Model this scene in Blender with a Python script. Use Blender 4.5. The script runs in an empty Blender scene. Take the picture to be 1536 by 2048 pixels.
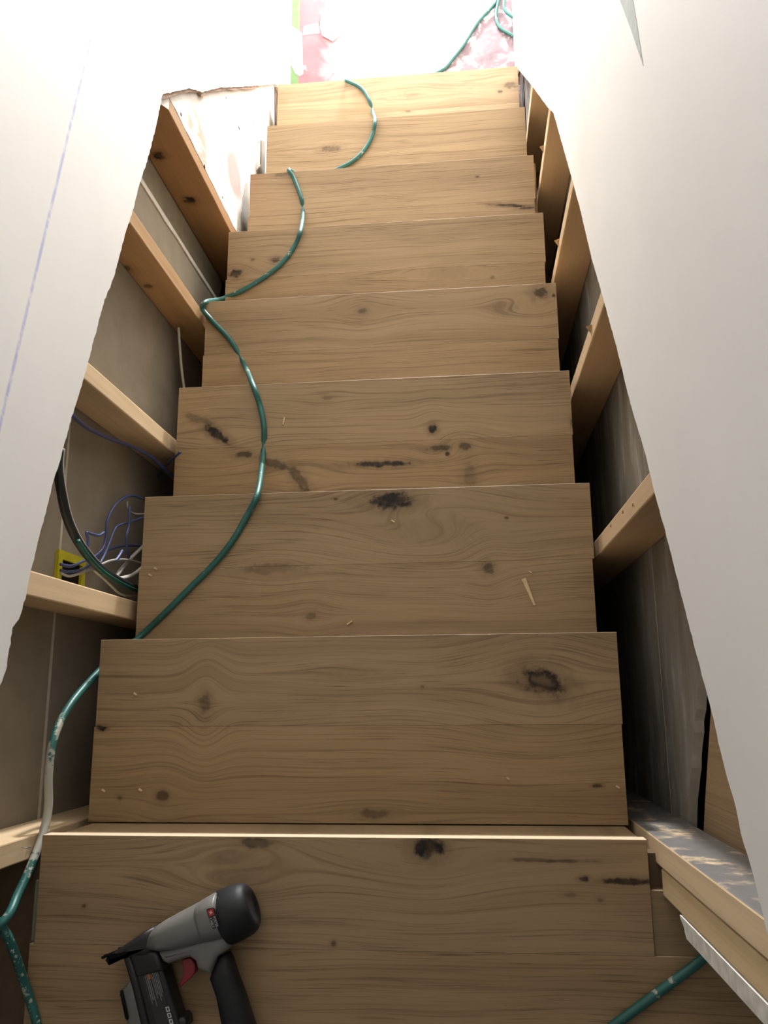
import bpy, bmesh, math, random
from mathutils import Matrix, Vector
random.seed(7)
sc = bpy.context.scene
COL = sc.collection

# ------------------------------------------------------------------ camera
FPX = 1670.9                                   # focal length in pixels of a 1536x2048 frame
ROT = Matrix(((0.99504173, 0.02930371, 0.09504344),
              (-0.00774015, 0.97552783, -0.2197397),
              (-0.09915671, 0.21791452, 0.97091772)))
EYE = Vector((0.20283, 0.19645, 1.29179))
cam = bpy.data.cameras.new('camera')
cam.sensor_fit = 'VERTICAL'; cam.sensor_height = 36.0; cam.lens = FPX / 2048 * 36.0
cam.clip_start = 0.02
camo = bpy.data.objects.new('camera', cam); COL.objects.link(camo)
camo.matrix_world = Matrix.Translation(EYE) @ ROT.to_4x4()
sc.camera = camo

# ------------------------------------------------------------------ world, lamps, exposure
world = bpy.data.worlds.new('world'); sc.world = world; world.use_nodes = True
bg = world.node_tree.nodes['Background']
bg.inputs[0].default_value = (1.0, 0.97, 0.93, 1); bg.inputs[1].default_value = 0.07
# LED work light standing on the lower landing, tilted up the stairs
ll = bpy.data.lights.new('work_light_lamp', 'AREA'); ll.shape = 'RECTANGLE'; ll.size = .22; ll.size_y = .14
ll.energy = 160.0; ll.color = (0.985, 0.99, 1.0)
lo = bpy.data.objects.new('work_light_lamp', ll); COL.objects.link(lo); lo.location = (0.10, 3.85, -1.27)
lo.rotation_euler = (math.radians(-128), 0, 0)
sc.view_settings.view_transform = 'Standard'
sc.view_settings.look = 'None'
sc.view_settings.gamma = 1.0
sc.view_settings.use_curve_mapping = False
sc.view_settings.exposure = 0.0

# ------------------------------------------------------------------ measuring helpers: photo point -> point on a real plane
def ray(px, py):
    return ROT @ Vector(((px - 768) / FPX, -(py - 1024) / FPX, -1.0))
def on_x(px, py, X): d = ray(px, py); return EYE + d * ((X - EYE.x) / d.x)
def on_y(px, py, Y): d = ray(px, py); return EYE + d * ((Y - EYE.y) / d.y)
def on_z(px, py, Z): d = ray(px, py); return EYE + d * ((Z - EYE.z) / d.z)

RISE, RUN, W = 0.17046, 0.30645, 0.9
XO = [0, .0002, -.0022, -.0042, -.0025, -.0032, .0025, .0050, .0008]
WO = [0, .0100, .0087, .0065, .0096, .0059, -.0061, -.0154, -.0099]
XL, XR = -0.464, 0.451          # drywall faces
SL, SR = -0.477, 0.4635         # stair-side faces of the studs
BL, BR = -0.5625, 0.549         # cavity backs

# ------------------------------------------------------------------ object helpers
def mobj(name, verts, faces, mat=None, parent=None, smooth=False, mats=None, fm=None):
    me = bpy.data.meshes.new(name)
    me.from_pydata([tuple(v) for v in verts], [], [tuple(f) for f in faces])
    bm = bmesh.new(); bm.from_mesh(me); bmesh.ops.recalc_face_normals(bm, faces=bm.faces); bm.to_mesh(me); bm.free()
    for m in (mats or ([mat] if mat else [])): me.materials.append(m)
    if fm:
        for p, i in zip(me.polygons, fm): p.material_index = i
    if smooth:
        for p in me.polygons: p.use_smooth = True
    o = bpy.data.objects.new(name, me); COL.objects.link(o)
    if parent: o.parent = parent
    return o
def empty(name, loc):
    o = bpy.data.objects.new(name, None); COL.objects.link(o); o.location = loc; o.empty_display_size = .05
    return o
def child(o, parent):
    o.parent = parent; o.matrix_parent_inverse = Matrix.Translation(parent.location).inverted() if parent.type == 'EMPTY' else Matrix()
    return o
def tag(o, label, cat, group=None):
    o['label'] = label; o['category'] = cat
    if group: o['group'] = group
    return o
def struct(o): o['kind'] = 'structure'; return o

def box_geo(x0, x1, y0, y1, z0, z1, ch=0.0):
    """box with chamfered top edges when ch > 0"""
    v = [(x0, y0, z0), (x1, y0, z0), (x1, y1, z0), (x0, y1, z0)]
    if ch <= 0:
        v += [(x0, y0, z1), (x1, y0, z1), (x1, y1, z1), (x0, y1, z1)]
        return v, [(0, 3, 2, 1), (4, 5, 6, 7)] + [(i, (i + 1) % 4, 4 + (i + 1) % 4, 4 + i) for i in range(4)]
    v += [(x0, y0, z1 - ch), (x1, y0, z1 - ch), (x1, y1, z1 - ch), (x0, y1, z1 - ch)]
    c = ch
    v += [(x0 + c, y0 + c, z1), (x1 - c, y0 + c, z1), (x1 - c, y1 - c, z1), (x0 + c, y1 - c, z1)]
    f = [(0, 3, 2, 1), (8, 9, 10, 11)]
    for i in range(4):
        j = (i + 1) % 4
        f += [(i, j, 4 + j, 4 + i), (4 + i, 4 + j, 8 + j, 8 + i)]
    return v, f
def box(name, x0, x1, y0, y1, z0, z1, mat, parent=None, ch=0.0, mats=None, fm=None):
    v, f = box_geo(x0, x1, y0, y1, z0, z1, ch)
    return mobj(name, v, f, mat, parent, mats=mats, fm=fm)
def bevel_box(name, x0, x1, y0, y1, z0, z1, mat, b=0.003, parent=None):
    o = box(name, x0, x1, y0, y1, z0, z1, mat, parent)
    bm = bmesh.new(); bm.from_mesh(o.data)
    bmesh.ops.bevel(bm, geom=list(bm.edges), offset=b, segments=2, affect='EDGES', profile=.5)
    bm.to_mesh(o.data); bm.free()
    return o
def slab(name, poly, x0, x1, face_mat, edge_mat, parent=None):
    """sheet standing in the y-z plane: poly of (y, z), between x0 and x1"""
    n = len(poly)
    v = [(x0, y, z) for y, z in poly] + [(x1, y, z) for y, z in poly]
    f = [tuple(range(n)), tuple(range(2 * n - 1, n - 1, -1))] + [(i, (i + 1) % n, n + (i + 1) % n, n + i) for i in range(n)]
    return mobj(name, v, f, parent=parent, mats=[face_mat, edge_mat], fm=[0, 0] + [1] * n)
def jag(pts, step=.012, amp=.003, seed=1):
    r = random.Random(seed); out = []
    for a, b in zip(pts[:-1], pts[1:]):
        L = math.hypot(b[0] - a[0], b[1] - a[1]); n = max(1, int(L / step))
        for i in range(n):
            t = i / n
            out.append((a[0] + (b[0] - a[0]) * t + r.uniform(-amp, amp) * .6, a[1] + (b[1] - a[1]) * t + r.uniform(-amp, amp)))
    out.append(pts[-1]); return out
def spline(P, per=8):
    P = [Vector(p) for p in P]; Q = [P[0] * 2 - P[1]] + P + [P[-1] * 2 - P[-2]]; out = []
    for i in range(1, len(Q) - 2):
        a, b, c, d = Q[i - 1:i + 3]
        # centripetal-ish Catmull-Rom
        for k in range(per):
            t = k / per
            out.append(.5 * ((2 * b) + (c - a) * t + (2 * a - 5 * b + 4 * c - d) * t * t + (3 * b - a - 3 * c + d) * t ** 3))
    out.append(P[-1]); return out
def tube(name, P, r, mat, parent=None, per=8, n=10, smooth_path=True):
    pts = spline(P, per) if smooth_path else [Vector(p) for p in P]
    V, F = [], []; up = Vector((0, 0, 1)); N = None
    for i, p in enumerate(pts):
        t = (pts[min(i + 1, len(pts) - 1)] - pts[max(i - 1, 0)])
        t = t.normalized() if t.length > 1e-9 else Vector((1, 0, 0))
        if N is None:
            N = t.cross(up if abs(t.z) < .9 else Vector((1, 0, 0))).normalized()
        else:
            N = (N - t * N.dot(t)).normalized()
        B = t.cross(N)
        for k in range(n):
            a = 2 * math.pi * k / n
            V.append(p + (N * math.cos(a) + B * math.sin(a)) * r)
    m = len(pts)
    for i in range(m - 1):
        for k in range(n):
            F.append((i * n + k, i * n + (k + 1) % n, (i + 1) * n + (k + 1) % n, (i + 1) * n + k))
    F += [tuple(range(n)), tuple(range((m - 1) * n, m * n))]
    return mobj(name, V, F, mat, parent, smooth=True)
def inset_poly(P, d):
    n = len(P); out = []
    A = sum(P[i][0] * P[(i + 1) % n][1] - P[(i + 1) % n][0] * P[i][1] for i in range(n)); s = 1 if A > 0 else -1
    for i in range(n):
        p0, p1, p2 = Vector(P[i - 1]), Vector(P[i]), Vector(P[(i + 1) % n])
        e1 = (p1 - p0).normalized(); e2 = (p2 - p1).normalized()
        n1 = Vector((-e1.y, e1.x)) * s; n2 = Vector((-e2.y, e2.x)) * s
        b = n1 + n2
        if b.length < 1e-6: b = n1
        b.normalize(); k = min(2.0, 1 / max(.35, b.dot(n1)))
        out.append(tuple(p1 + b * d * k))
    return out
def round_prism(name, poly, z0, z1, r, mat, parent=None, steps=4, smooth=True):
    """flat part with rounded rims: outline in x-y, lying between z0 and z1"""
    r = min(r, (z1 - z0) / 2 - 1e-4); n = len(poly); rings = []
    for k in range(steps + 1):
        a = math.pi / 2 * k / steps
        rings.append((inset_poly(poly, r * (1 - math.sin(a))), z0 + r * (1 - math.cos(a))))
    for k in range(steps + 1):
        a = math.pi / 2 * k / steps
        rings.append((inset_poly(poly, r * (1 - math.cos(a))), z1 - r * (1 - math.sin(a))))
    V = [(x, y, z) for P, z in rings for x, y in P]; F = []
    m = len(rings)
    for i in range(m - 1):
        for k in range(n):
            F.append((i * n + k, i * n + (k + 1) % n, (i + 1) * n + (k + 1) % n, (i + 1) * n + k))
    F += [tuple(range(n)), tuple(range((m - 1) * n, m * n))]
    return mobj(name, V, F, mat, parent, smooth=smooth)
def loft(name, pairs, mat, parent=None, n=24, ex=2.4):
    """body through sections (upper point, lower point, half height, centre height)"""
    V, F = [], []
    for a, b, hz_, zc_ in pairs:
        a, b = Vector(a), Vector(b); c = (a + b) / 2; h = (b - a) / 2
        for k in range(n):
            t = 2 * math.pi * k / n; ct, st = math.cos(t), math.sin(t)
            cx = math.copysign(abs(ct) ** (2 / ex), ct); sx = math.copysign(abs(st) ** (2 / ex), st)
            V.append((c.x + h.x * cx, c.y + h.y * cx, zc_ + hz_ * sx))
    m = len(pairs)
    for i in range(m - 1):
        for k in range(n): F.append((i * n + k, i * n + (k + 1) % n, (i + 1) * n + (k + 1) % n, (i + 1) * n + k))
    F += [tuple(range(n)), tuple(range((m - 1) * n, m * n))]
    return mobj(name, V, F, mat, parent, smooth=True)
def lathe(name, base, axis, prof, mat, parent=None, n=28):
    axis = Vector(axis).normalized(); N = axis.cross(Vector((0, 0, 1))).normalized(); B = axis.cross(N); base = Vector(base)
    V, F = [], []
    for t, r in prof:
        for k in range(n):
            a = 2 * math.pi * k / n; V.append(base + axis * t + (N * math.cos(a) + B * math.sin(a)) * r)
    m = len(prof)
    for i in range(m - 1):
        for k in range(n): F.append((i * n + k, i * n + (k + 1) % n, (i + 1) * n + (k + 1) % n, (i + 1) * n + k))
    F += [tuple(range(n)), tuple(range((m - 1) * n, m * n))]
    return mobj(name, V, F, mat, parent, smooth=True)

# ------------------------------------------------------------------ materials
class NT:
    def __init__(s, name):
        s.m = bpy.data.materials.new(name); s.m.use_nodes = True; s.t = s.m.node_tree; s.n = s.t.nodes
        s.b = s.n['Principled BSDF']
        g = s.n.new('ShaderNodeNewGeometry'); s.pos = g.outputs['Position']; s.nrm = g.outputs['Normal']
    def link(s, a, b): s.t.links.new(a, b)
    def put(s, sock, val):
        if hasattr(val, 'is_linked') or isinstance(val, bpy.types.NodeSocket): s.link(val, sock)
        else: sock.default_value = val
    def math(s, op, a, b=0.0, c=None, clamp=False):
        n = s.n.new('ShaderNodeMath'); n.operation = op; n.use_clamp = clamp
        s.put(n.inputs[0], a); s.put(n.inputs[1], b)
        if c is not None: s.put(n.inputs[2], c)
        return n.outputs[0]
    def vec(s, op, a, b=(0, 0, 0)):
        n = s.n.new('ShaderNodeVectorMath'); n.operation = op; s.put(n.inputs[0], a); s.put(n.inputs[1], b)
        return n.outputs['Value'] if op in ('LENGTH', 'DOT_PRODUCT', 'DISTANCE') else n.outputs['Vector']
    def sep(s, v): n = s.n.new('ShaderNodeSeparateXYZ'); s.link(v, n.inputs[0]); return n.outputs
    def comb(s, x, y, z):
        n = s.n.new('ShaderNodeCombineXYZ')
        for i, q in enumerate((x, y, z)): s.put(n.inputs[i], q)
        return n.outputs[0]
    def noise(s, v, scale=1.0, detail=2.0, rough=.5, dist=0.0):
        n = s.n.new('ShaderNodeTexNoise'); s.link(v, n.inputs['Vector']); n.inputs['Scale'].default_value = scale
        n.inputs['Detail'].default_value = detail; n.inputs['Roughness'].default_value = rough; n.inputs['Distortion'].default_value = dist
        return n.outputs['Fac']
    def ramp(s, f, stops, interp='LINEAR'):
        n = s.n.new('ShaderNodeValToRGB'); n.color_ramp.interpolation = interp; e = n.color_ramp.elements
        while len(e) < len(stops): e.new(.5)
        for q, (p, c) in zip(e, stops): q.position = p; q.color = (*c, 1)
        s.link(f, n.inputs[0]); return n.outputs[0]
    def smooth(s, v, a, b):
        n = s.n.new('ShaderNodeMapRange'); n.interpolation_type = 'SMOOTHSTEP'; s.link(v, n.inputs[0])
        n.inputs[1].default_value = a; n.inputs[2].default_value = b; return n.outputs[0]
    def mix(s, f, a, b, mode='MIX'):
        n = s.n.new('ShaderNodeMix'); n.data_type = 'RGBA'; n.blend_type = mode
        s.put(n.inputs[0], f)
        for k, q in ((6, a), (7, b)):
            if isinstance(q, tuple): n.inputs[k].default_value = (*q[:3], 1)
            else: s.link(q, n.inputs[k])
        return n.outputs[2]
    def bump(s, h, strength=.2, dist=.002):
        n = s.n.new('ShaderNodeBump'); n.inputs['Strength'].default_value = strength; n.inputs['Distance'].default_value = dist
        s.link(h, n.inputs['Height']); s.link(n.outputs[0], s.b.inputs['Normal'])
    def done(s, col, rough=.5, spec=.5, metal=0.0):
        s.put(s.b.inputs['Base Color'], (*col, 1) if isinstance(col, tuple) else col)
        s.put(s.b.inputs['Roughness'], rough); s.b.inputs['Metallic'].default_value = metal
        s.b.inputs['Specular IOR Level'].default_value = spec
        return s.m

def wood(name, base, dark, along='x', knots=(), seed=0.0, ring=.5, pale=None, rough=.5, spec=.4, dirt=None, raw_edge=None, disp=.03):
    """procedural plank: grain runs along an axis, bends round the given knots.
    knots: (cx, cy, cz, ru, rv, darkness, swirl[, colour]) with ru along the grain, rv across"""
    s = NT(name); x, y, z = s.sep(s.pos)
    if along == 'x': u, v, w = x, y, z; ax = (0, 1, 2)
    else: u, v, w = z, s.math('ADD', y, s.math('MULTIPLY', x, .83)), x; ax = (2, 1, 0)
    warp = s.noise(s.comb(s.math('MULTIPLY', u, 2.2), s.math('MULTIPLY', v, 7.0), seed), 1.0, 2.0)
    g = s.math('ADD', v, s.math('MULTIPLY', s.math('SUBTRACT', warp, .5), disp))
    wob = s.noise(s.vec('ADD', s.pos, (seed, 0, 0)), 60.0, 3.0, .6)
    kmask = None; kcol = None; halo = None
    for k in knots:
        kx, ky, kz, ru, rv, dk, sw = k[:7]; opt = k[7] if len(k) > 7 else {}
        c = (kx, ky, kz)
        inv = [0, 0, 0]; inv[ax[0]] = 1 / ru; inv[ax[1]] = 1 / rv; inv[ax[2]] = 1 / max(ru, rv) if along != 'x' else 0.0
        d = s.vec('SUBTRACT', s.pos, c); dr = d
        if opt.get('ang'):
            vr = s.n.new('ShaderNodeVectorRotate'); vr.rotation_type = 'Z_AXIS'; s.link(d, vr.inputs['Vector']); vr.inputs['Angle'].default_value = -opt['ang']; dr = vr.outputs[0]
        q = s.vec('LENGTH', s.vec('MULTIPLY', dr, tuple(inv)))
        if sw:
            inv2 = [i_ * (1 / sw[0]) for i_ in inv]; inv2[ax[1]] = 1 / (rv * sw[1])
            q2 = s.vec('LENGTH', s.vec('MULTIPLY', d, tuple(inv2)))
            e = s.math('POWER', 2.718, s.math('MULTIPLY', s.math('MULTIPLY', q2, q2), -1.0))
            dv = s.sep(d)[ax[1]]
            g = s.math('SUBTRACT', g, s.math('MULTIPLY', s.math('MULTIPLY', dv, e), sw[2]))
        qn = s.math('ADD', q, s.math('MULTIPLY', s.math('SUBTRACT', wob, .5), 1.7))
        core = s.math('MULTIPLY', s.smooth(qn, 1.15, .55), dk)
        if opt.get('hollow'): core = s.math('MULTIPLY', core, s.math('MULTIPLY_ADD', s.smooth(qn, opt['hollow'] - .25, opt['hollow'] + .15), .5, .5))
        hl = s.math('MULTIPLY', s.smooth(qn, 2.3, .8), dk * .45)
        kmask = core if kmask is None else s.math('MAXIMUM', kmask, core)
        halo = hl if halo is None else s.math('MAXIMUM', halo, hl)
    # broad tone bands, growth lines, fibres, pores
    band = s.noise(s.comb(s.math('MULTIPLY', u, .9), s.math('MULTIPLY', g, 26.0), seed + 3.1), 1.0, 3.0, .55)
    lines = s.noise(s.comb(s.math('MULTIPLY', u, 2.6), s.math('MULTIPLY', g, 210.0), seed + 7.7), 1.0, 3.0, .6)
    fib = s.noise(s.comb(s.math('MULTIPLY', u, 9.0), s.math('MULTIPLY', g, 430.0), seed + 1.3), 1.0, 2.0, .6)
    patch = s.noise(s.comb(s.math('MULTIPLY', u, 2.8), s.math('MULTIPLY', g, 13.0), seed + 9.4), 1.0, 2.0, .5)
    mid = tuple((a * .62 + b * .38) for a, b in zip(base, dark))
    col = s.ramp(band, [(.28, mid), (.48, base), (.70, pale or tuple(min(1, c * 1.10) for c in base))])
    col = s.mix(s.math('MULTIPLY', s.smooth(patch, .50, .70), ring * .55), col, mid)
    col = s.mix(s.math('MULTIPLY', s.smooth(lines, .47, .74), ring * .75), col, dark)
    pore = s.math('MULTIPLY', s.smooth(fib, .55, .70), s.math('MULTIPLY_ADD', s.smooth(patch, .36, .66), .55 * ring, .18 * ring))
    col = s.mix(pore, col, tuple(c * .62 for c in dark))
    if kmask is not None:
        col = s.mix(halo, col, tuple(c * .62 for c in dark))
        kc = s.ramp(wob, [(.38, (.012, .009, .007)), (.62, (.07, .042, .022))])
        col = s.mix(kmask, col, kc)
    if raw_edge is not None:       # freshly cut, unfinished front edge
        ny = s.sep(s.nrm)[1]
        col = s.mix(s.smooth(ny, .8, .95), col, s.mix(fib, raw_edge, tuple(c * .86 for c in raw_edge)))
    if dirt is not None:
        dcol, axis_i, amt = dirt
        nn = s.sep(s.nrm)[axis_i] if axis_i is not None else None
        bl = s.noise(s.vec('ADD', s.pos, (seed * 2, 4, 0)), 16.0, 5.0, .62)
        mk = s.smooth(bl, .60 - .35 * amt, .80 - .35 * amt)
        if nn is not None: mk = s.math('MULTIPLY', mk, s.smooth(nn, .5, .9))
        col = s.mix(mk, col, s.mix(s.noise(s.pos, 40, 3), dcol, tuple(c * .6 for c in dcol)))
    s.bump(s.math('ADD', s.math('MULTIPLY', fib, .6), lines), .12, .0006)
    return s.done(col, rough, spec)

def plain(name, col, rough=.5, spec=.5, metal=0.0, var=.12, scale=30.0):
    s = NT(name); n = s.noise(s.pos, scale, 4.0, .6)
    return s.done(s.ramp(n, [(.3, tuple(c * (1 - var) for c in col)), (.7, tuple(min(1, c * (1 + var)) for c in col))]), rough, spec, metal)

def drywall_mat(name, base, chalk=None):
    s = NT(name); x, y, z = s.sep(s.pos)
    n = s.noise(s.pos, 3.0, 4.0, .55); f = s.noise(s.pos, 220.0, 2.0)
    col = s.ramp(n, [(.3, tuple(c * .965 for c in base)), (.7, tuple(min(1, c * 1.03) for c in base))])
    if chalk:
        y0, z0, y1, z1 = chalk; m = (z1 - z0) / (y1 - y0)
        d = s.math('ABSOLUTE', s.math('SUBTRACT', z, s.math('MULTIPLY_ADD', s.math('SUBTRACT', y, y0), m, z0)))
        br = s.noise(s.vec('MULTIPLY', s.pos, (1, 1, 1)), 34.0, 4.0, .7)
        mk = s.math('MULTIPLY', s.smooth(d, .0065, .0010), s.smooth(br, .30, .62))
        col = s.mix(s.math('MULTIPLY', mk, .55), col, (.20, .24, .66))
    s.bump(f, .08, .0008)
    return s.done(col, .62, .3)

OAK = (.385, .268, .150); OAKD = (.185, .113, .054)
M_GYP = plain('gypsum_edge', (.62, .57, .50), .9, .1, var=.25, scale=90)
cA, cB = on_x(195, 20, XL), on_x(0, 850, XL)
M_WL = drywall_mat('painted_drywall_left', (.80, .79, .765), (cA.y, cA.z, cB.y, cB.z))
M_WR = drywall_mat('painted_drywall_right', (.80, .78, .745))
M_PAPER = plain('drywall_back_paper', (.31, .265, .205), .85, .15, var=.12, scale=9)
def paper_smear():
    s = NT('drywall_back_smeared'); v = s.vec('MULTIPLY', s.pos, (6, 5, 22))
    n = s.noise(v, 1.0, 4.0, .6); f = s.noise(s.pos, 60, 3)
    col = s.ramp(n, [(.35, (.23, .20, .16)), (.55, (.29, .26, .215)), (.74, (.50, .48, .44))])
    return s.done(s.mix(s.math('MULTIPLY', f, .25), col, (.2, .18, .15)), .85, .15)
M_PAPER_R = paper_smear()
M_PLY = wood('plywood', (.50, .36, .21), (.30, .19, .10), 'x', seed=5.0, ring=.35)
M_TAPE = plain('joint_line', (.60, .55, .46), .8, .2)
def pine(name, seed, knots=(), dirt=None, base=(.74, .56, .35), dark=(.50, .32, .16)):
    return wood(name, base, dark, 'z', knots, seed, ring=.30, rough=.6, spec=.3, dirt=dirt, disp=.02)
M_METAL = plain('nail_steel', (.30, .29, .28), .4, .5, .8)

# ================================================================== SETTING
# lower landing floor: old painted boards, worn to several coats
def floor_mat():
    s = NT('worn_painted_floor'); x, y, z = s.sep(s.pos)
    n1 = s.noise(s.pos, 5.0, 5.0, .62, .6); n2 = s.noise(s.vec('ADD', s.pos, (4, 1, 0)), 11.0, 5.0, .65, .4)
    pink = s.ramp(n2, [(.3, (.17, .042, .052)), (.7, (.25, .075, .085))])
    mauve = s.ramp(n2, [(.3, (.085, .05, .06)), (.52, (.16, .10, .115)), (.75, (.36, .30, .28))])
    dust_glare = s.ramp(n2, [(.3, (.50, .42, .43)), (.7, (.78, .74, .72))])
    col = s.mix(s.smooth(s.math('ADD', x, s.math('MULTIPLY', n1, .3)), -.15, -.04), pink, dust_glare)  # pale middle: whitish dust, with the lamp's glare put into its colour
    col = s.mix(s.math('MULTIPLY', s.smooth(s.math('ADD', x, s.math('MULTIPLY', s.math('SUBTRACT', n1, .5), .55)), .10, .26), s.smooth(n2, .66, .50)), col, mauve)
    col = s.mix(s.math('MULTIPLY', s.smooth(n2, .60, .68), .7), col, dust_glare)
    green = s.ramp(n2, [(.3, (.055, .13, .025)), (.7, (.10, .18, .06))])
    col = s.mix(s.smooth(s.math('ADD', x, s.math('MULTIPLY', n1, .01)), -.395, -.402), col, green)
    s.bump(n2, .2, .002)
    return s.done(col, .38, .5)
ZF = -9 * RISE
struct(box('floor', -.62, .62, 2.44, 4.4, ZF - .05, ZF, floor_mat()))
M_SUB = plain('rough_subfloor', (.16, .11, .07), .9, .1)
struct(box('floor_light_stop', -.62, .62, -1.2, 2.44, ZF - .05, ZF, M_SUB))  # unseen slab added to keep outside light from under the stairs

# drywall on both sides, cut away above the steps
cutL = [(0, 1373), (11.7, 1343), (20.5, 1288), (25, 1255), (36.6, 1239), (51, 1197), (60, 1147), (70, 1109), (78, 1074), (92, 1024), (110, 952), (127, 896), (143.5, 834),
        (149, 817), (165.5, 764), (176, 726), (192, 663), (209.5, 600), (226.7, 558), (250, 470), (266, 420), (279, 367), (294, 323), (311, 259), (325, 189),
        (378, 176), (405, 184), (440, 175), (490, 173), (553, 168)]
cl = [on_x(a, b, XL) for a, b in cutL]; cl = [(p.y, p.z) for p in cl]
polyL = jag([(-.6, .42)] + cl + [(2.52, ZF)], .008, .0016, 3) + [(4.4, ZF), (4.4, 1.95), (-.6, 1.95)]
struct(slab('wall_left', polyL, XL, SL, M_WL, M_GYP))
cutR = [(1496, 1711), (1481.6, 1667), (1472, 1615), (1447.4, 1530), (1423, 1423), (1403.5, 1349.6), (1359.5, 1178.6), (1330, 1061), (1310.7, 993), (1291, 910), (1262, 812),
        (1234.5, 699.5), (1205, 592), (1183, 516), (1159.7, 416), (1140.6, 346), (1107, 226), (1095, 214), (1063, 170), (1035, 136.6)]
cr = [on_x(a, b, XR) for a, b in cutR]; cr = [(p.y, p.z) for p in cr]
pR = on_x(1536, 1871, XR)
polyR = jag([(-.095, pR.z + .05), (pR.y, pR.z)] + cr + [(2.56, ZF)], .008, .0012, 5) + [(4.4, ZF), (4.4, 1.95), (-.095, 1.95)]
struct(slab('wall_right', polyR, XR, SR, M_WR, M_GYP))
# torn-paper wedge high on the right wall
tw = [on_x(a, b, XR - .0006) for a, b in ((1232, -20), (1262, 60), (1286, 132), (1272, 40), (1262, -20))]
o = mobj('torn_paper', [tuple(p) for p in tw] + [(XR + .001, p.y, p.z) for p in tw],
         [(0, 1, 2, 3, 4)] + [(i, (i + 1) % 5, 5 + (i + 1) % 5, 5 + i) for i in range(5)], plain('torn_paper', (.46, .50, .46), .8, .2))
child(o, bpy.data.objects['wall_right'])
# cavity backs: the neighbouring rooms' sheets, each sheet its own panel
wlb = struct(slab('wall_left_back', [(-1.2, ZF), (4.4, ZF), (4.4, 1.95), (-1.2, 1.95)], BL - .050, BL - .058, M_SUB, M_SUB))
slab('panel', [(-.6, -.198), (1.436, -.198), (1.436, 1.95), (-.6, 1.95)], BL, BL - .015, M_PAPER, M_TAPE, wlb)
slab('panel', [(-.6, ZF), (1.2, ZF), (1.436, -1.2), (1.436, -.2045), (-.6, -.2045)], BL, BL - .015, M_PAPER, M_TAPE, wlb)
slab('joint_strip', [(-.6, -.206), (1.43, -.206), (1.43, -.1985), (-.6, -.1985)], BL + .001, BL - .01, M_TAPE, M_TAPE, wlb)
slab('panel_edge', jag([(1.438, -1.15), (1.438, -.3)], .05, .004, 2) + [(1.452, -.3), (1.452, -1.15)], BL + .003, BL - .012, plain('torn_gypsum', (.62, .58, .52), .9, .1), M_GYP, wlb)
slab('backing_strip', [(1.478, -1.20), (1.60, -1.25), (1.60, .0), (1.478, .0)], BL - .030, BL - .045, plain('grey_backing', (.34, .30, .225), .8, .2), M_SUB, wlb)
wrb = struct(slab('wall_right_back', [(-1.2, ZF), (4.4, ZF), (4.4, 1.95), (-.098, 1.95), (-.098, -.06), (-1.2, -.06)], BR + .05, BR + .058, M_SUB, M_SUB))
up_edge = jag([(-.02, -.195), (.018, -.172), (.252, -.026), (.5, .13), (.58, .18)], .02, .004, 8)
slab('panel', up_edge + [(.58, 1.95), (2.2, 1.95), (2.2, -.287), (-.02, -.287)], BR, BR + .015, M_PAPER_R, M_TAPE, wrb)
slab('panel', [(-.02, ZF), (2.2, ZF), (2.2, -.291), (-.02, -.291)], BR, BR + .015, M_PAPER_R, M_TAPE, wrb)
slab('lath_board', [(-.02, -.14), (.05, -.104), (.215, -.010), (.56, .19), (.56, .55), (-.02, .55)], BR + .012, BR + .03, wood('old_lath', (.40, .28, .16), (.16, .10, .06), 'x', seed=12, ring=.6), M_SUB, wrb)
struct(box('baseboard_left', XL, -.435, 2.53, 4.4, ZF, ZF + .09, M_WL))
# end walls and ceiling closing the stairwell
M_END = drywall_mat('painted_drywall_end', (.78, .77, .74))
struct(box('wall_end', -.7, .7, 4.4, 4.42, ZF, 1.95, M_END))
struct(box('ceiling', -.7, 1.1, -1.25, 4.42, 1.95, 1.97, plain('flat_ceiling_paint', (.62, .60, .57), .9, .1)))
struct(box('wall_left_light_cap', -.62, XL, -.63, -.605, -.06, 1.95, M_END))  # unseen cap added to stop light leaking into the stud bay
struct(box('wall_light_stop', -.62, .62, -1.22, -1.2, ZF, -.06, M_SUB))  # out of view, added to shut outside light out below the landing

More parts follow.
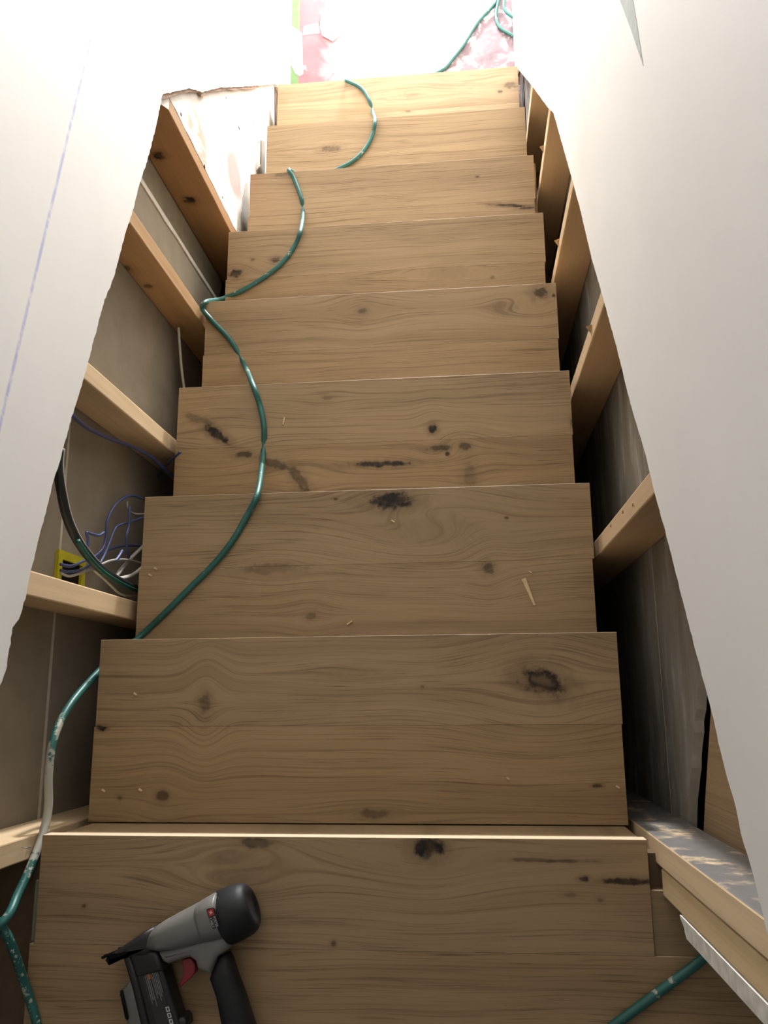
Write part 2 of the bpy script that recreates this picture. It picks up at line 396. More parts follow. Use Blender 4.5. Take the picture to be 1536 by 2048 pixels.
# ================================================================== STAIRS
def kn(k, lst):
    """knots measured on step k: (px, py, half length px, half width px, darkness, swirl)"""
    out = []
    for px, py, a, b, dk, sw, *opt in lst:
        p = on_z(px, py, -k * RISE); sc_ = (EYE.z + k * RISE) / FPX * 1.03
        out.append((p.x, p.y, p.z, a * sc_, b * sc_, dk, sw, *opt))
    return out
BIG = (3.2, 4.5, .85); MED = (4.5, 5.0, .7); LOW = (2.2, 4.0, .8)
KN = {
 0: [(856, 1694, 30, 19, 1.0, MED), (512, 1686, 30, 10, .55, None), (480, 1735, 60, 34, .12, (2.6, 1.8, 1.3)), (1168, 1758, 9, 5, .9, None), (1252, 1763, 44, 6, .9, LOW), (667, 1887, 5, 5, .6, None),
     (168, 1812, 5, 4, .7, None), (1110, 1722, 70, 3, .55, None), (1060, 1719, 36, 3, .45, None), (1140, 1790, 14, 4, .35, None), (1200, 1800, 6, 5, .5, None)],
 1: [(1085, 1362, 44, 24, 1.0, BIG, {'ang': -.35, 'hollow': .40}), (410, 1407, 13, 20, .5, BIG), (325, 1593, 12, 10, .6, MED), (240, 1596, 6, 5, .5, None), (202, 1456, 12, 5, 1.0, None), (845, 1373, 5, 4, .5, None),
     (1195, 1572, 9, 3, .7, None), (745, 1628, 34, 8, .5, (4, 4, .8)), (700, 1345, 60, 10, .1, (2, 3, .8))],
 2: [(782, 1001, 44, 18, 1.0, BIG), (977, 1136, 14, 11, .65, BIG), (545, 1138, 60, 12, .32, (1.4, 2.2, 1.2)), (622, 1232, 11, 8, .35, MED), (671, 998, 5, 3, .8, None), (1013, 1036, 4, 3, .6, None), (880, 1060, 90, 34, .1, (1.6, 2.0, 1.1))],
 3: [(434, 869, 32, 10, 1.0, (3.0, 5.5, .8), {'ang': -.6}), (866, 857, 10, 10, 1.0, BIG), (760, 928, 62, 6, .95, LOW), (876, 896, 27, 6, .7, LOW), (930, 893, 12, 9, .65, MED), (895, 908, 4, 4, .8, None),
     (486, 909, 20, 7, .75, None), (545, 926, 44, 9, .6, None, {'ang': -.35}), (598, 957, 36, 12, .6, LOW, {'ang': -1.0}), (655, 795, 14, 5, .35, MED), (1147, 845, 6, 12, .7, None), (940, 950, 14, 26, .3, (5, 2.5, .7)), (395, 838, 34, 9, .4, None, {'ang': -.4})],
 4: [(726, 622, 10, 7, .6, (7, 7, .8)), (1080, 586, 17, 13, .75, BIG), (1107, 591, 4, 4, .8, None), (1010, 615, 30, 16, .15, (2, 2, 1.0))],
 5: [(470, 548, 17, 10, .9, BIG), (550, 520, 10, 8, .7, MED), (505, 519, 5, 4, .4, None), (900, 545, 60, 16, .1, (2.4, 1.6, 1.2)), (985, 555, 5, 4, .4, None)],
 6: [(1020, 411, 40, 4, .9, (2, 5, .7), {'ang': -.14}), (1052, 416, 20, 3, .85, None), (955, 353, 4, 3, .8, None), (560, 350, 16, 6, .45, None)],
 7: [(660, 298, 22, 8, .5, MED)],
 8: [(1000, 183, 5, 4, .7, None), (1022, 170, 15, 9, .5, MED), (815, 223, 8, 3, .5, None), (820, 190, 30, 8, .2, MED)],
}
RAW = (.80, .65, .46)
def oak(k, i, tone=1.0, warm=0.0):
    b = (OAK[0] * tone, OAK[1] * tone * (1 - .04 * warm), OAK[2] * tone * (1 - .12 * warm))
    return wood('oak_step_%d_%d' % (k, i), b, tuple(c * tone for c in OAKD), 'x', kn(k, KN.get(k, [])), seed=k * 3.7 + i * 1.9, ring=.85, rough=.5, spec=.3, raw_edge=RAW)
stair = empty('staircase', (0, 0, ZF))
tag(stair, 'descending wooden staircase of knotty oak planked treads between cut-open walls', 'staircase')
TH = .026
tones = [1.0, 1.0, .97, 1.0, 1.02, 1.0, .98, .96, 1.02]
for k in range(1, 9):
    zt = -k * RISE; yn = k * RUN; x0 = XO[k] - (W + WO[k]) / 2; x1 = XO[k] + (W + WO[k]) / 2
    ext = .007 if k == 6 else -.006
    tr = child(box('tread', x0 + .006, x1 + ext, yn - RUN - .01, yn - .012, zt - TH - .018, zt - TH, M_PLY), stair)
    sm = yn - .152
    box('nosing_plank', x0, x1, sm + .0001, yn, zt - TH, zt, oak(k, 0, tones[k]), tr, .0005)
    dx = random.uniform(-.003, .003)
    box('plank', x0 + dx - .001, x1 + dx - .001, yn - RUN - .004, sm - .0001, zt - TH, zt, oak(k, 1, tones[k] * random.uniform(.95, 1.03), random.choice((0, .4, .8))), tr, .0005)
M_RISER = wood('oak_riser', tuple(c * .80 for c in OAK), OAKD, 'x', seed=44, ring=.55)
for k in range(0, 9):      # riser under each nosing
    yn = k * RUN - .006; x0 = XO[k] - (W + WO[k]) / 2 + .003; x1 = -x0 + 2 * XO[k]
    child(box('riser', x0, x1, yn - .014, yn, -(k + 1) * RISE + .0005, -k * RISE - TH, M_RISER), stair)
# sawn stringers just inside the ends
for sx in (-1, 1):
    poly = []
    for k in range(1, 9):
        poly += [((k - 1) * RUN - .025, -k * RISE - .04), (k * RUN - .025, -k * RISE - .04)]
    poly += [(8 * RUN - .025, ZF), (8 * RUN - .35, ZF), (-.05, -.48), (-.05, -.2)]
    o = slab('stringer', poly, sx * .405, sx * .443, M_PLY, M_PLY); child(o, stair)
# upper landing: planked floor the nail gun lies on
land = struct(box('floor_landing', -.61, 1.0, -1.22, -.022, -.06, -TH, M_SUB))
xl, xr = -.4505, .4478
box('nosing_plank', xl, xr, -.152, 0, -TH, 0, oak(0, 0, 1.0), land, .0005)
box('plank', .4485, .62, -.152, -.068, -TH - .004, -.004, wood('oak_filler_shaded', tuple(c * .8 for c in OAK), OAKD, 'x', seed=61), land, .0005)  # shade on this piece is put into its darker oak colour
box('plank', -.4575, .96, -.304, -.1522, -TH, 0, oak(0, 1, 1.02, .5), land, .0005)
box('plank', -.455, .96, -.456, -.3048, -TH, 0, oak(0, 2, 1.0), land, .0005)
box('plank', -.455, .96, -.608, -.4568, -TH, 0, oak(0, 3, 1.0), land, .0005)
box('underlay_edge', -.4585, -.4515, -.150, -.066, -.03, -.006, plain('underlay_green', (.20, .22, .15), .8, .2), land)

# ================================================================== STUDS
STUD_Z1 = 1.2
def stud(face_x, side, y0, y1, z0, mat, label, group, z1=STUD_Z1, depth=.085):
    x0, x1 = sorted((face_x, face_x + side * depth))
    o = bevel_box('wall_stud', x0, x1, y0, y1, z0, z1, mat, .0025)
    return tag(o, label, 'stud', group)
GL, GR = 'studs of the opened wall beside the hose', 'studs of the opened wall opposite the hose'
def ks(lst): return lst
p1 = on_y(222, 321 - 10, 1.588); p2 = on_y(380, 401, 1.588); p3 = on_y(247, 540, 1.178); p4 = on_y(297, 573, 1.178)
p1 = on_y(317, 311, 1.588)
studs = []
studs.append(stud(SL, -1, -.038, -.003, -1.2, pine('pine_a', 1.0), 'pine stud with a bent staple beside the nail gun landing', GL))
studs.append(stud(SL, -1, .360, .400, -1.2, pine('pine_b', 2.3), 'pale pine stud with a crack, just below the yellow cable bracket', GL))
studs.append(stud(SL, -1, .770, .808, -1.2, pine('pine_c', 3.9), 'pine stud with a blue cable running along its side', GL))
studs.append(stud(SL, -1, 1.178, 1.216, -1.3, pine('pine_d', 5.1, [(p3.x, 1.178, p3.z, .022, .014, .7, None), (p4.x, 1.178, p4.z, .010, .006, .6, None)], base=(.46, .29, .145), dark=(.27, .145, .06)),
                  'reddish pine stud whose foot the teal hose bends round', GL))
studs.append(stud(SL, -1, 1.588, 1.623, -1.4, pine('pine_e', 6.6, [(p1.x, 1.588, p1.z, .016, .010, 1.0, None), (p2.x, 1.588, p2.z, .016, .010, 1.0, None)], base=(.36, .21, .10), dark=(.20, .10, .04)),
                  'brown pine stud with two dark knots next to the old plaster', GL, depth=.114))
studs.append(stud(SR, 1, -.036, .001, -1.2, pine('pine_f', 7.2, dirt=((.20, .19, .18), 1, .9)), 'dusty grey-sided stud, front one of the double stud at the landing', GR))
studs.append(stud(SR + .002, 1, -.075, -.038, -.004, pine('pine_g', 8.4, base=(.70, .52, .30)), 'knotted yellow stud, rear one of the double stud at the landing', GR))
lab = ['pine stud with nail holes standing between two grey smeared sheets', 'pine stud one bay below the stud with nail holes', 'splintered pine stud two bays below the stud with nail holes',
       'slim pine stud three bays below the stud with nail holes', 'lowest pine stud beside the sooty old plaster']
for i, (a, b) in enumerate(((.470, .506), (.885, .922), (1.298, 1.332), (1.722, 1.757), (2.122, 2.158))):
    studs.append(stud(SR, 1, a, b, -1.53, pine('pine_r%d' % i, 10.0 + i * 1.7, base=(.56, .40, .24)), lab[i], GR, z1=1.0 if i < 3 else .6))
def part_near(o, name, x0, x1, y0, y1, z0, z1, mat): return box(name, x0, x1, y0, y1, z0, z1, mat, o)
# staple, nails and splinters on the studs
stp = on_x(48, 1697, SL)
tube('staple', [(SL + .001, stp.y, stp.z - .010), (SL + .007, stp.y + .001, stp.z - .008), (SL + .008, stp.y + .002, stp.z + .006), (SL + .001, stp.y + .003, stp.z + .009)], .0008, M_METAL, studs[0], n=6)
for px, py in ((1246, 1024), (1222, 1052), (1266, 1010)):
    p = on_x(px, py, SR); lathe('nail_hole', (SR + .001, p.y, p.z), (-1, 0, 0), [(0, .0028), (.0016, .0028)], plain('hole_brown', (.12, .06, .03), .8, .1), studs[7], 8)
for px, py, st in ((1182, 655, 8), (1117, 483, 9), (1087, 296, 10)):
    p = on_x(px, py, SR)
    mobj('splinter', [(SR, p.y - .006, p.z - .012), (SR, p.y + .006, p.z - .012), (SR - .012, p.y, p.z + .006), (SR, p.y, p.z + .014)], [(0, 1, 2), (1, 3, 2), (3, 0, 2), (0, 3, 1)], bpy.data.materials['pine_r1'], studs[st])
# drywall lining the far side of the double stud, its foot broken off
dw = slab('wall_right_return', jag([(-.097, .125), (-.0765, .095)], .005, .003, 4) + [(-.0765, 1.95), (-.097, 1.95)], SR + .001, .598, plain('broken_plaster', (.66, .62, .55), .9, .1, var=.2, scale=60), M_WR); struct(dw)
# old plaster patch left of the lower steps
def plaster_mat():
    s = NT('old_plaster'); n = s.noise(s.pos, 9.0, 5.0, .65); f = s.noise(s.vec('MULTIPLY', s.pos, (1, 1.0, .35)), 26.0, 4.0, .6)
    col = s.ramp(n, [(.30, (.66, .61, .56)), (.55, (.80, .77, .72)), (.7, (.82, .80, .76))])
    pr = on_x(468, 345, SL); d = s.vec('LENGTH', s.vec('MULTIPLY', s.vec('SUBTRACT', s.pos, tuple(pr)), (0, 1 / .09, 1 / .12)))
    col = s.mix(s.math('MULTIPLY', s.smooth(s.math('ADD', d, s.math('MULTIPLY', n, .5)), 1.25, .8), .75), col, (.62, .22, .20))
    pr = on_x(395, 285, SL); d = s.vec('LENGTH', s.vec('MULTIPLY', s.vec('SUBTRACT', s.pos, tuple(pr)), (0, 1 / .10, 1 / .10)))
    col = s.mix(s.math('MULTIPLY', s.math('MULTIPLY', s.smooth(d, 1.2, .6), s.smooth(f, .45, .6)), .7), col, (.45, .24, .15))
    col = s.mix(s.smooth(f, .70, .76), col, (.12, .10, .09))
    s.bump(n, .4, .004); return s.done(col, .85, .15)
MPL = plaster_mat()
pl_e = [on_x(a, b, SL) for a, b in ((472, 462), (485, 455), (497, 380), (505, 340), (518, 335), (530, 268), (545, 240), (551, 175))]
pp = jag([(1.625, -.36), (1.625, -1.30)], .03, .003, 9) + [(1.9, -1.5), (2.52, -1.53), (2.52, -1.25), (2.0, -.60), (1.8, -.36)]
o = slab('wall_old_plaster', pp, SL, SL - .02, MPL, MPL); struct(o)
for px, py in ((452, 196), (478, 256), (507, 246), (540, 192), (503, 310), (518, 284), (409, 333), (445, 395), (362, 229)):
    p = on_x(px, py, SL); r = random.uniform(.004, .008)
    lathe('plaster_hole', (SL - .001, p.y, p.z), (1, 0, 0), [(0, r), (.0015, r * .8)], plain('hole_dark', (.05, .04, .04), .9, .1), o, 7)
def flat_on_left(name, pts, x, t, mat, parent):
    P = [on_x(320 + a / 5.908, 150 + b / 5.908, x) for a, b in pts]
    return slab(name, [(p.y, p.z) for p in P], x, x - t, mat, mat, parent)
flat_on_left('grey_filler_board', [(1020, 1255), (1058, 1290), (1046, 1900), (915, 1900)], SL + .004, .003, plain('grey_board', (.42, .40, .36), .8, .2), o)
flat_on_left('broken_edge', [(1362, 118), (1408, 112), (1412, 600), (1366, 600)], SL + .004, .003, plain('brown_edge', (.16, .11, .08), .8, .2), o)
flat_on_left('broken_edge', [(1200, 770), (1245, 790), (1240, 1180), (1160, 1180), (1150, 1120), (1195, 1060)], SL + .004, .003, plain('grey_edge', (.30, .27, .23), .8, .2), o)
flat_on_left('torn_lath', [(5, 340), (40, 200), (110, 280), (105, 410), (60, 380)], SL + .003, .002, plain('torn_white', (.6, .57, .53), .8, .2), o)
# broken brown edge of the cut drywall above it
te = [(18, 205), (110, 205), (200, 180), (335, 150), (450, 178), (560, 190), (680, 150), (790, 148), (930, 150), (1060, 128), (1170, 120)]
tl = [(1170, 150), (1050, 170), (950, 165), (880, 185), (790, 170), (680, 190), (560, 205), (545, 250), (490, 255), (470, 208), (330, 205), (250, 212), (150, 250), (60, 280), (20, 290)]
flat_on_left('torn_edge', te + tl, XL - .003, .006, plain('torn_paper_brown', (.27, .19, .14), .9, .1, var=.3, scale=60), bpy.data.objects['wall_left'])
def soot():
    s = NT('sooty_plaster'); n = s.noise(s.pos, 22, 5, .65)
    return s.done(s.ramp(n, [(.35, (.05, .045, .045)), (.6, (.16, .14, .13)), (.75, (.36, .33, .31))]), .9, .1)
MS = soot(); struct(slab('wall_sooty_plaster', [(2.17, -1.53), (2.56, -1.53), (2.5, -1.2), (2.17, -.95)], SR + .004, SR + .03, MS, MS))

# ================================================================== AIR HOSE
def hose_mat(name='teal_hose'):
    s = NT(name); x, y, z = s.sep(s.pos)
    n = s.noise(s.pos, 55.0, 4.0, .65); n2 = s.noise(s.vec('ADD', s.pos, (2, 0, 5)), 9.0, 2.0)
    base = s.ramp(n2, [(.3, (.014, .100, .086)), (.7, (.028, .155, .138))])
    amt = s.math('ADD', n, s.math('MULTIPLY', n2, .35))
    # overspray is thickest on the stretch hanging beside the landing
    near = s.math('MULTIPLY', s.smooth(y, .20, .04), s.smooth(y, -.10, .0))
    mk = s.smooth(s.math('ADD', amt, s.math('MULTIPLY', near, .35)), .80, .87)
    fl = s.math('MULTIPLY', s.smooth(s.noise(s.pos, 150.0, 2.0), .58, .66), s.smooth(y, -.10, -.14))
    mk = s.math('MAXIMUM', mk, s.math('MULTIPLY', fl, s.smooth(x, .2, .1)))
    col = s.mix(s.math('MULTIPLY', mk, .8), base, (.55, .52, .44))
    return s.done(col, .42, .5)
MH = hose_mat(); HR = .0066
def zt(k): return -k * RISE + HR
H = []
def hz(k, *pts):
    for p in pts: H.append(on_z(p[0], p[1], zt(k)))
# from the lower floor up to the landing
for a, b in ((1002, -12), (985, 12), (955, 45), (930, 85), (905, 118), (880, 142)): H.append(on_z(a, b, ZF + HR))
H.append(on_z(800, 176, ZF + HR + .02)); H.append(on_z(735, 168, -8 * RISE - .07))
hz(8, (692, 160), (722, 176), (738, 200), (746, 226))
hz(7, (750, 240), (746, 266), (733, 294), (710, 319), (682, 335), (640, 352))
H.append(on_z(602, 352, -6.5 * RISE)); H.append(on_z(578, 340, -6 * RISE + .012))
hz(6, (588, 358), (602, 395), (606, 425))
hz(5, (602, 458), (590, 490), (563, 527), (520, 560), (478, 584), (442, 598))
H.append(on_z(412, 604, -4 * RISE + .004)); 
hz(4, (405, 618), (428, 645), (462, 682), (488, 728))
hz(3, (505, 768), (520, 812), (528, 858), (526, 912))
hz(2, (516, 984), (497, 1026), (466, 1080), (430, 1126), (380, 1176), (330, 1226), (276, 1277))
for a, b in ((232, 1312), (196, 1345), (140, 1410), (108, 1476), (97, 1550), (97, 1610), (88, 1660), (66, 1722), (36, 1788), (4, 1846)): H.append(on_x(a, b, -.4685))
e = H[-1]
H += [Vector((-.53, e.y - .05, e.z + .02)), Vector((-.55, e.y - .02, e.z + .03))]
for a, b, z_ in ((-22, 1842, .055), (10, 1864, .05), (36, 1926, .03), (55, 1985, .012), (72, 2040, HR), (84, 2110, HR), (95, 2250, HR), (180, 2370, HR), (330, 2420, HR), (460, 2370, .012), (515, 2270, .028), (507, 2160, .034)): H.append(on_z(a, b, z_))
tag(tube('air_hose', H, HR, MH, per=8, n=10), 'teal paint-spattered air hose winding down over the treads', 'hose')
H2 = [on_z(a, b, HR) for a, b in ((1640, 1760), (1520, 1830), (1440, 1890), (1380, 1938), (1310, 1990), (1240, 2042), (1150, 2110), (1040, 2200), (930, 2310), (850, 2430), (820, 2560))]
tag(tube('air_hose', H2, HR, hose_mat('teal_hose_clean')), 'short run of clean teal hose crossing the landing boards beside the double stud', 'hose')
for pts, dz, lb in ((((1000, -14), (992, 30), (1000, 55), (1020, 68), (1045, 82)), .0, 'longer loop of teal hose bending to the wall on the lower painted floor'),
                    (((1012, -14), (1008, 15), (1022, 32), (1048, 42)), .016, 'shorter loop of teal hose inside the longer loop on the lower painted floor')):
    tag(tube('air_hose', [on_z(a, b, ZF + HR + dz) for a, b in pts], HR * .9, MH), lb, 'hose')
# masking tape on the lower floor
MT = plain('masking_tape', (.80, .77, .68), .6, .3)
def tape(pts, label):
    P = [on_z(a, b, ZF + .0015) for a, b in pts]; n = len(P)
    tag(mobj('masking_tape', P + [Vector((p.x, p.y, ZF)) for p in P], [tuple(range(n))] + [(i, (i + 1) % n, n + (i + 1) % n, n + i) for i in range(n)], MT), label, 'tape')
tape(((584, 52), (604, 66), (606, 148), (600, 152), (590, 146), (583, 130)), 'long white strip of tape along the green floor edge')
tape(((608, 52), (636, 46), (640, 66), (606, 70)), 'short white strip of tape running across the pink floor paint')

fp = [on_z(560 + a / 2.844, b / 2.844, ZF) for a, b in ((285, -60), (285, 0), (262, 50), (235, 90), (228, 160), (240, 205), (300, 238), (352, 200), (390, 170), (400, 80), (420, -60))]
fl = round_prism('plaster_flake', [(p.x, p.y) for p in fp], ZF, ZF + .007, .002, plain('flake_white', (.72, .68, .68), .8, .2), smooth=False)
tag(fl, 'flat white flake of plaster lying on the pink floor paint', 'plaster flake')

# ================================================================== CABLES IN THE OPEN BAY
def C(px, py, x): return on_x(60 + px / 6.024, 880 + py / 6.024, x)
def cable(pts, x, r, mat, label, group=None, dx=0.0):
    n = len(pts)
    return tag(tube('cable', [C(a, b, x + dx * i / n) for i, (a, b) in enumerate(pts)], r, mat, per=6, n=8), label, 'cable', group)
MBLU = plain('blue_jacket', (.085, .11, .25), .4, .4); MGRY = plain('grey_jacket', (.42, .39, .35), .5, .4); MBLK = plain('black_jacket', (.018, .022, .024), .35, .5)
MWHT = plain('ivory_jacket', (.62, .58, .49), .5, .4); MGRN = plain('green_jacket', (.012, .10, .075), .4, .4)
main = [(350, 120), (335, 260), (345, 430), (390, 700), (455, 960), (560, 1190), (690, 1380), (840, 1540), (1010, 1660), (1200, 1760), (1400, 1830)]
cable(main, -.497, .0085, MBLK, 'thick black cable dropping from behind the drywall into the bay')
cable([(a + 42 - i * 3, b - 10) for i, (a, b) in enumerate(main[:8])] + [(930, 1600), (1150, 1700)], -.508, .0052, MGRY, 'grey cable lying along the thick black cable')
cable([(a + 14, b + 26) for a, b in main[5:]], -.488, .0045, MGRN, 'green cable lying over the lower part of the thick black cable')
GB = 'loose blue data cables by the yellow bracket'
cable([(370, 1570), (470, 1590), (620, 1560), (750, 1480), (900, 1350), (1050, 1290), (1200, 1270), (1420, 1280)], -.553, .0030, MBLU, 'blue cable running level from the yellow bracket towards the tread', GB, .006)
cable([(370, 1500), (500, 1520), (640, 1460), (780, 1400), (880, 1300), (920, 1150), (930, 980), (1000, 820), (1100, 720), (1230, 670), (1420, 730)], -.540, .0031, MBLU, 'blue cable from the yellow bracket arching highest over the bay', GB, .006)
cable([(690, 1340), (700, 1200), (680, 1115), (740, 1130), (830, 1150), (890, 1115)], -.522, .0029, MBLU, 'short kinked blue cable bent into a hook', GB)
cable([(840, 1490), (900, 1380), (960, 1230), (1030, 1060), (1100, 1020), (1200, 990), (1420, 915)], -.528, .0026, MBLU, 'thin blue cable with a sharp bend passing under the tread end', GB)
cable([(1200, 800), (1190, 1030), (1160, 1150), (1165, 1300), (1190, 1420)], -.520, .0028, MBLU, 'blue cable hanging upright close to the tread end', GB)
cable([(1030, 1460), (1080, 1390), (1110, 1335)], -.515, .0034, MBLU, 'cut stub of pale blue cable', GB)
cable([(380, 1610), (480, 1640), (620, 1600), (780, 1540), (950, 1460), (1100, 1440), (1250, 1460), (1420, 1510)], -.515, .0025, MGRY, 'thin grey cable curving out of the yellow bracket')
cable([(1000, 1690), (1150, 1500), (1250, 1390), (1420, 1230)], -.520, .0042, MGRY, 'grey cable slanting straight up behind the tread end')
cable([(1040, 1680), (1180, 1650), (1280, 1600), (1420, 1480)], -.505, .0048, MWHT, 'ivory cable curling up to the tread end')
cable([(770, 1570), (900, 1680), (1000, 1780), (1080, 1850), (1200, 1875), (1420, 1850)], -.500, .0026, MWHT, 'thin ivory cable sagging lowest in the bay')
cable([(1170, 740), (1180, 830), (1260, 890), (1420, 890)], -.53, .0024, MGRY, 'thin grey loop of cable below the arching blue one')
def C4(px, py, y): return on_y(px / 3.413, 600 + py / 3.413, y)
bc = ((470, 740, -.500), (500, 790, -.505), (600, 875, -.520), (760, 950, -.528), (900, 1000, -.520), (1030, 1070, -.508), (1120, 1150, -.50), (1230, 1240, -.49))
tag(tube('cable', [on_x(a / 3.413, 600 + b / 3.413, x_) for a, b, x_ in bc], .0042, MBLU, n=8), 'blue cable running along the side of a stud', 'cable')
tag(tube('cable', [C4(a, b, .750) for a, b in ((1090, 1330), (1075, 1220), (1130, 1130), (1230, 1040))], .003, MBLU, n=8), 'blue cable crossing up to the stud foot beside the tread', 'cable')
tag(tube('cable', [on_x(a, b, -.535) for a, b in ((357, 655), (360, 700), (364, 745), (372, 800))], .0036, MWHT, n=8), 'ivory cable hanging upright in the bay below the reddish stud', 'cable')
# yellow low-voltage bracket
br = empty('cable_bracket', (BL, .445, -.25)); tag(br, 'yellow plastic cable bracket set into the back sheet of the bay', 'bracket')
MY = plain('yellow_plastic', (.62, .56, .03), .45, .4)
y0, y1, z0, z1 = .392, .478, -.302, -.188
for nm, a in (('frame_side', (y0, y1, z1 - .016, z1)), ('frame_side', (y0, y1, z0, z0 + .016)), ('frame_end', (y1 - .016, y1, z0 + .016, z1 - .016)), ('frame_end', (y0, y0 + .012, z0 + .016, z1 - .016))):
    child(box(nm, BL, BL + .007, a[0], a[1], a[2], a[3], MY), br)
child(box('opening_shade_plate', BL, BL + .0015, y0 + .012, y1 - .016, z0 + .016, z1 - .016, plain('opening_shade', (.02, .017, .015), .9, .1)), br)  # near-black plate, the shade inside the frame painted as colour

# ================================================================== NAIL GUN
def G(cx, cy, z): p = on_z(180 + cx / 4.042, 1740 + cy / 4.042, z); return (p.x, p.y)
def GP(pts, z): return [G(a, b, z) for a, b in pts]
gun = empty('nail_gun', (*G(700, 700, 0.0), 0.0)); tag(gun, 'grey and black pneumatic nail gun with red trigger lying on the landing', 'nail gun')
MGM = plain('cast_metal', (.215, .21, .20), .42, .5, .2, var=.06); MRB = plain('black_rubber', (.011, .0125, .015), .55, .4, var=.2); MBK = plain('black_metal', (.014, .014, .015), .42, .5)
MRED = plain('red_plastic', (.24, .018, .025), .4, .5); MWP = plain('white_print', (.62, .60, .57), .5, .3); MGP = plain('grey_print', (.24, .235, .23), .5, .3); MORG = plain('orange_print', (.50, .16, .05), .5, .3)
zc = .038
A = Vector((*G(1098, 380, zc), zc)); B_ = Vector((*G(1322, 283, zc), zc)); ua = (B_ - A).normalized()
child(lathe('end_cap', A - ua * .004, ua, [(0, .030), (.001, .0365), (.004, .0375), (.020, .0372), (.034, .0355), (.042, .0320), (.046, .0270), (.0465, .020), (.044, .016), (.044, .001)], MRB), gun)
def SEC(rows, z): return [(G(*a, z), G(*b, z), h, c) for a, b, h, c in rows]
child(loft('body', SEC([((530, 480), (490, 620), .018, .036), ((532, 455), (485, 632), .023, .037), ((620, 398), (580, 648), .027, .037), ((720, 342), (700, 634), .031, .037), ((820, 290), (815, 608), .033, .038), ((930, 232), (985, 560), .0352, .038), ((1050, 170), (1115, 522), .0358, .038)], zc), MGM), gun)
child(loft('collar', SEC([((880, 275), (950, 545), .034, .038), ((900, 245), (985, 556), .0372, .038), ((1030, 168), (1110, 528), .0376, .038), ((1046, 170), (1122, 520), .0365, .038)], zc), MGM, ex=2.9), gun)
th = child(round_prism('trigger_housing', GP([(565, 655), (850, 560), (1130, 500), (1158, 560), (1140, 622), (1040, 692), (990, 832), (880, 792), (862, 725), (822, 697), (760, 712), (650, 750), (600, 730)], .045), .014, .056, .009, MGM), gun)
child(loft('handle_grip', SEC([((1045, 705), (1128, 660), .013, .034), ((1018, 770), (1158, 715), .017, .034), ((978, 862), (1192, 825), .020, .034), ((1030, 1005), (1252, 995), .0215, .034), ((1075, 1245), (1332, 1240), .022, .034), ((1122, 1440), (1395, 1430), .023, .034), ((1160, 1580), (1435, 1560), .021, .034)], .034), MRB, ex=2.6), gun)
ft = G(1300, 1560, .034); ft2 = G(1312, 1660, .034)
child(lathe('air_fitting', (*ft, .034), (ft2[0] - ft[0], ft2[1] - ft[1], 0), [(0, .009), (.012, .009), (.013, .0075), (.024, .0075)], M_METAL, n=12), gun)
child(round_prism('nose', GP([(528, 452), (400, 525), (260, 620), (150, 700), (138, 716), (142, 730), (280, 708), (480, 690), (540, 640)], .040), .018, .054, .010, MBK), gun)
child(round_prism('contact_tip', GP([(86, 712), (180, 662), (300, 615), (305, 632), (190, 682), (90, 718)], .040), .034, .042, .003, MBK), gun)
child(round_prism('magazine_neck', GP([(330, 640), (560, 640), (600, 735), (612, 800), (400, 850), (345, 720)], .040), .014, .052, .006, MBK), gun)
mag = child(round_prism('magazine', GP([(285, 692), (345, 668), (560, 740), (610, 790), (660, 950), (705, 1090), (755, 1250), (830, 1500), (520, 1560), (440, 1245), (365, 960)], .036), .010, .046, .006, MBK), gun)
child(round_prism('magazine_rail', GP([(285, 692), (345, 668), (420, 930), (500, 1245), (570, 1540), (500, 1560), (430, 1245), (365, 960)], .040), .012, .050, .004, MBK), gun)
child(round_prism('magazine_latch', GP([(690, 1190), (765, 1170), (792, 1200), (800, 1260), (760, 1300), (710, 1290)], .036), .012, .044, .006, MBK), gun)
sl = child(round_prism('side_plate', GP([(328, 880), (290, 930), (248, 975), (275, 1110), (300, 1245), (340, 1400), (480, 1400), (435, 1245), (380, 1050)], .028), .006, .030, .004, MGM), gun)
child(round_prism('plate_bumper', GP([(245, 975), (265, 980), (290, 1090), (312, 1200), (300, 1215), (270, 1100)], .032), .008, .036, .003, MRB), gun)
kb = Vector((*G(395, 1225, .03), .026)); child(lathe('knob', kb, (0, 0, 1), [(0, .0105), (.010, .0105), (.012, .009), (.012, .006), (.009, .0055), (.009, .001)], MGM), gun)
child(round_prism('trigger', GP([(757, 716), (800, 698), (832, 697), (866, 745), (868, 800), (840, 850), (790, 895), (747, 934), (736, 922), (758, 870), (772, 810), (768, 760)], .034), .022, .044, .0018, MRED), gun)
for a, b, r in ((712, 663, .0014), (768, 658, .0028), (855, 685, .0012), (880, 762, .0015)):
    p = G(a, b, .0565); child(lathe('screw', (p[0], p[1], .0555), (0, 0, 1), [(0, r), (.0009, r * .9)], MBK, n=10), gun)
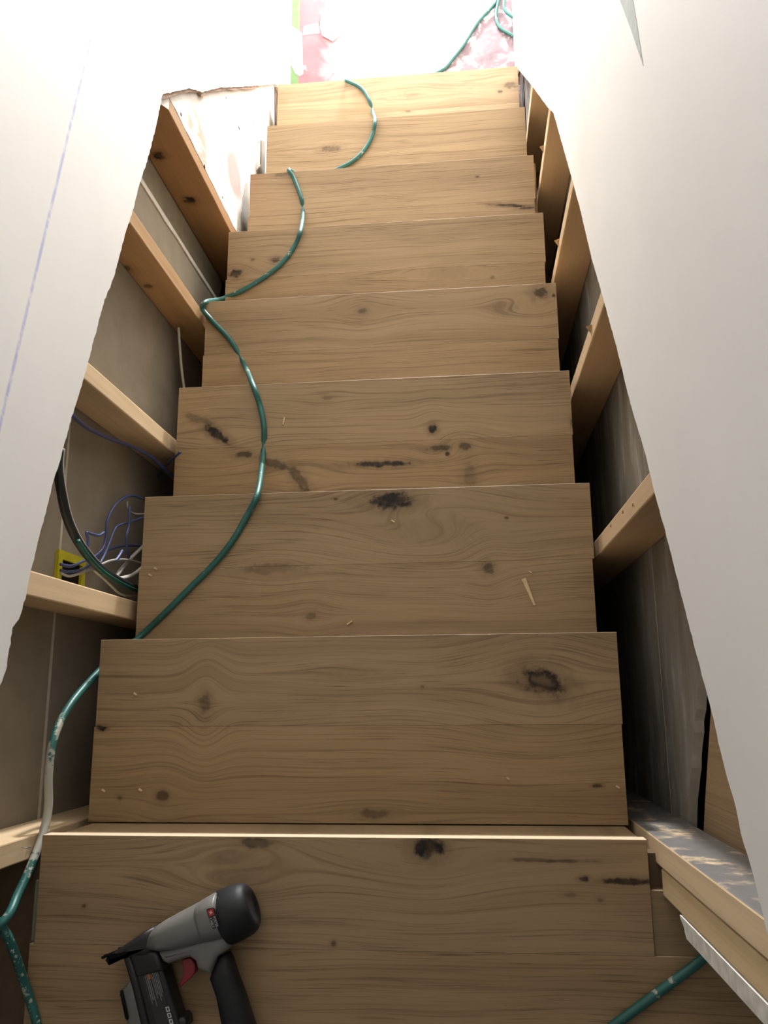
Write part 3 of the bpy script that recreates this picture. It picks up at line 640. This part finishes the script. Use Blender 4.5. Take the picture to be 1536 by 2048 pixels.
# badge and printed label
def quad(name, pts, z, mat, th_=.0006):
    P = GP(pts, z); n = len(P)
    return child(mobj(name, [(x, y, z) for x, y in P] + [(x, y, z - th_) for x, y in P], [tuple(range(n))] + [(i, (i + 1) % n, n + (i + 1) % n, n + i) for i in range(n)], mat), gun)
ZB = .0766
quad('badge_plate', [(940, 322), (952, 312), (996, 303), (1008, 312), (1044, 450), (1036, 462), (996, 476), (982, 466)], ZB, MBK)
quad('badge_emblem_panel', [(948, 328), (993, 310), (1004, 362), (962, 378)], ZB + .0006, plain('badge_red', (.50, .035, .03), .4, .4))
sp = []
for i in range(8):
    r = 18 if i % 2 == 0 else 8; a = i * math.pi / 4 + .2; sp.append((976 + r * math.cos(a), 344 + r * math.sin(a)))
quad('badge_star', sp, ZB + .0012, MWP)
def lettering(txt, px0, px1, size, z, mat, name):
    c = bpy.data.curves.new(name, 'FONT'); c.body = txt; c.size = 1.0; c.align_x = 'LEFT'; c.align_y = 'CENTER'
    t = bpy.data.objects.new(name + '_src', c); COL.objects.link(t); bpy.context.view_layer.update()
    me = bpy.data.meshes.new_from_object(t.evaluated_get(bpy.context.evaluated_depsgraph_get())); bpy.data.objects.remove(t)
    p0, p1 = Vector(G(*px0, z)), Vector(G(*px1, z)); d = p1 - p0; w = max(v.co.x for v in me.vertices); k = d.length / w; u = d.normalized(); n = Vector((-u.y, u.x))
    for v in me.vertices:
        q = p0 + u * v.co.x * k + n * v.co.y * size; v.co = (q.x, q.y, z)
    me.materials.clear(); me.materials.append(mat); o = bpy.data.objects.new(name, me); COL.objects.link(o); return child(o, gun)
lettering('PORTER', (1000, 376), (1026, 460), .0055, ZB + .0013, MWP, 'badge_lettering')
lettering('CABLE', (972, 386), (996, 466), .0055, ZB + .0013, MWP, 'badge_lettering')
ZM = .0468
quad('label_panel', [(422, 862), (545, 808), (600, 1010), (660, 1240), (690, 1400), (600, 1400), (540, 1245), (480, 1060)], ZM, plain('label_dark', (.045, .045, .045), .5, .3))
for i in range(9):      # warning text too fine to read: printed lines
    a = 440 + i * 12; t0 = 852 - i * 5 + (34 if i in (2, 3) else 0); ln = 235 - (i % 3) * 28
    quad('label_line', [(a, t0), (a + 4.5, t0 - 2), (a + 4.5 + ln * .275, t0 - 2 + ln), (a + ln * .275, t0 + ln)], ZM + .0007, MGP)
quad('label_heading', [(460, 838), (480, 832), (494, 880), (474, 886)], ZM + .0008, MORG)
for i in range(5):
    bx, by = 608 + i * 13.5, 1110 + i * 50
    quad('label_symbol', [(bx, by), (bx + 28, by - 8), (bx + 39, by + 32), (bx + 11, by + 40)], ZM + .0008, MWP)
    quad('label_pictogram', [(bx + 12, by + 8), (bx + 22, by + 5), (bx + 27, by + 24), (bx + 17, by + 27)], ZM + .0013, MBK)

# ================================================================== WOOD CHIPS
MCH = plain('fresh_wood', (.72, .55, .33), .7, .2)
def chip(k, a, b, w0, w1, label, group=None):
    z = -k * RISE + .0035; P, Q = on_z(*a, z), on_z(*b, z); d = (Q - P).normalized(); n = Vector((-d.y, d.x, 0))
    V = [P + n * w0, P - n * w0, Q - n * w1, Q + n * w1]; V = V + [Vector((v.x, v.y, -k * RISE)) for v in V]
    tag(mobj('wood_chip', V, [(0, 1, 2, 3), (4, 5, 6, 7)] + [(i, (i + 1) % 4, 4 + (i + 1) % 4, 4 + i) for i in range(4)], MCH), label, 'wood chip', group)
chip(2, (1047, 1157), (1069, 1210), .0045, .0018, 'long pale wood splinter lying on a tread near its dark open side')
chip(2, (694, 1249), (704, 1242), .0016, .0012, 'small pale chip near the back of the tread with the long splinter')
chip(3, (569, 834), (566, 849), .0012, .0012, 'thin pale sliver next to the hose on the tread with the black round knot')
GC = 'tiny crumbs on the treads'
for k, px, py in ((2, 311, 1137), (2, 300, 1150), (2, 786, 1042), (2, 1061, 1144), (1, 1016, 1557), (1, 270, 1388), (1, 1236, 1574), (1, 206, 1581), (1, 280, 1580)):
    chip(k, (px - 3, py - 2), (px + 3, py + 2), .0014, .0012, {2: 'tiny pale crumb on the tread that holds the long splinter', 1: 'tiny pale crumb on the tread right below the landing'}[k], GC + {2: ' around the long splinter', 1: ' below the landing'}[k])
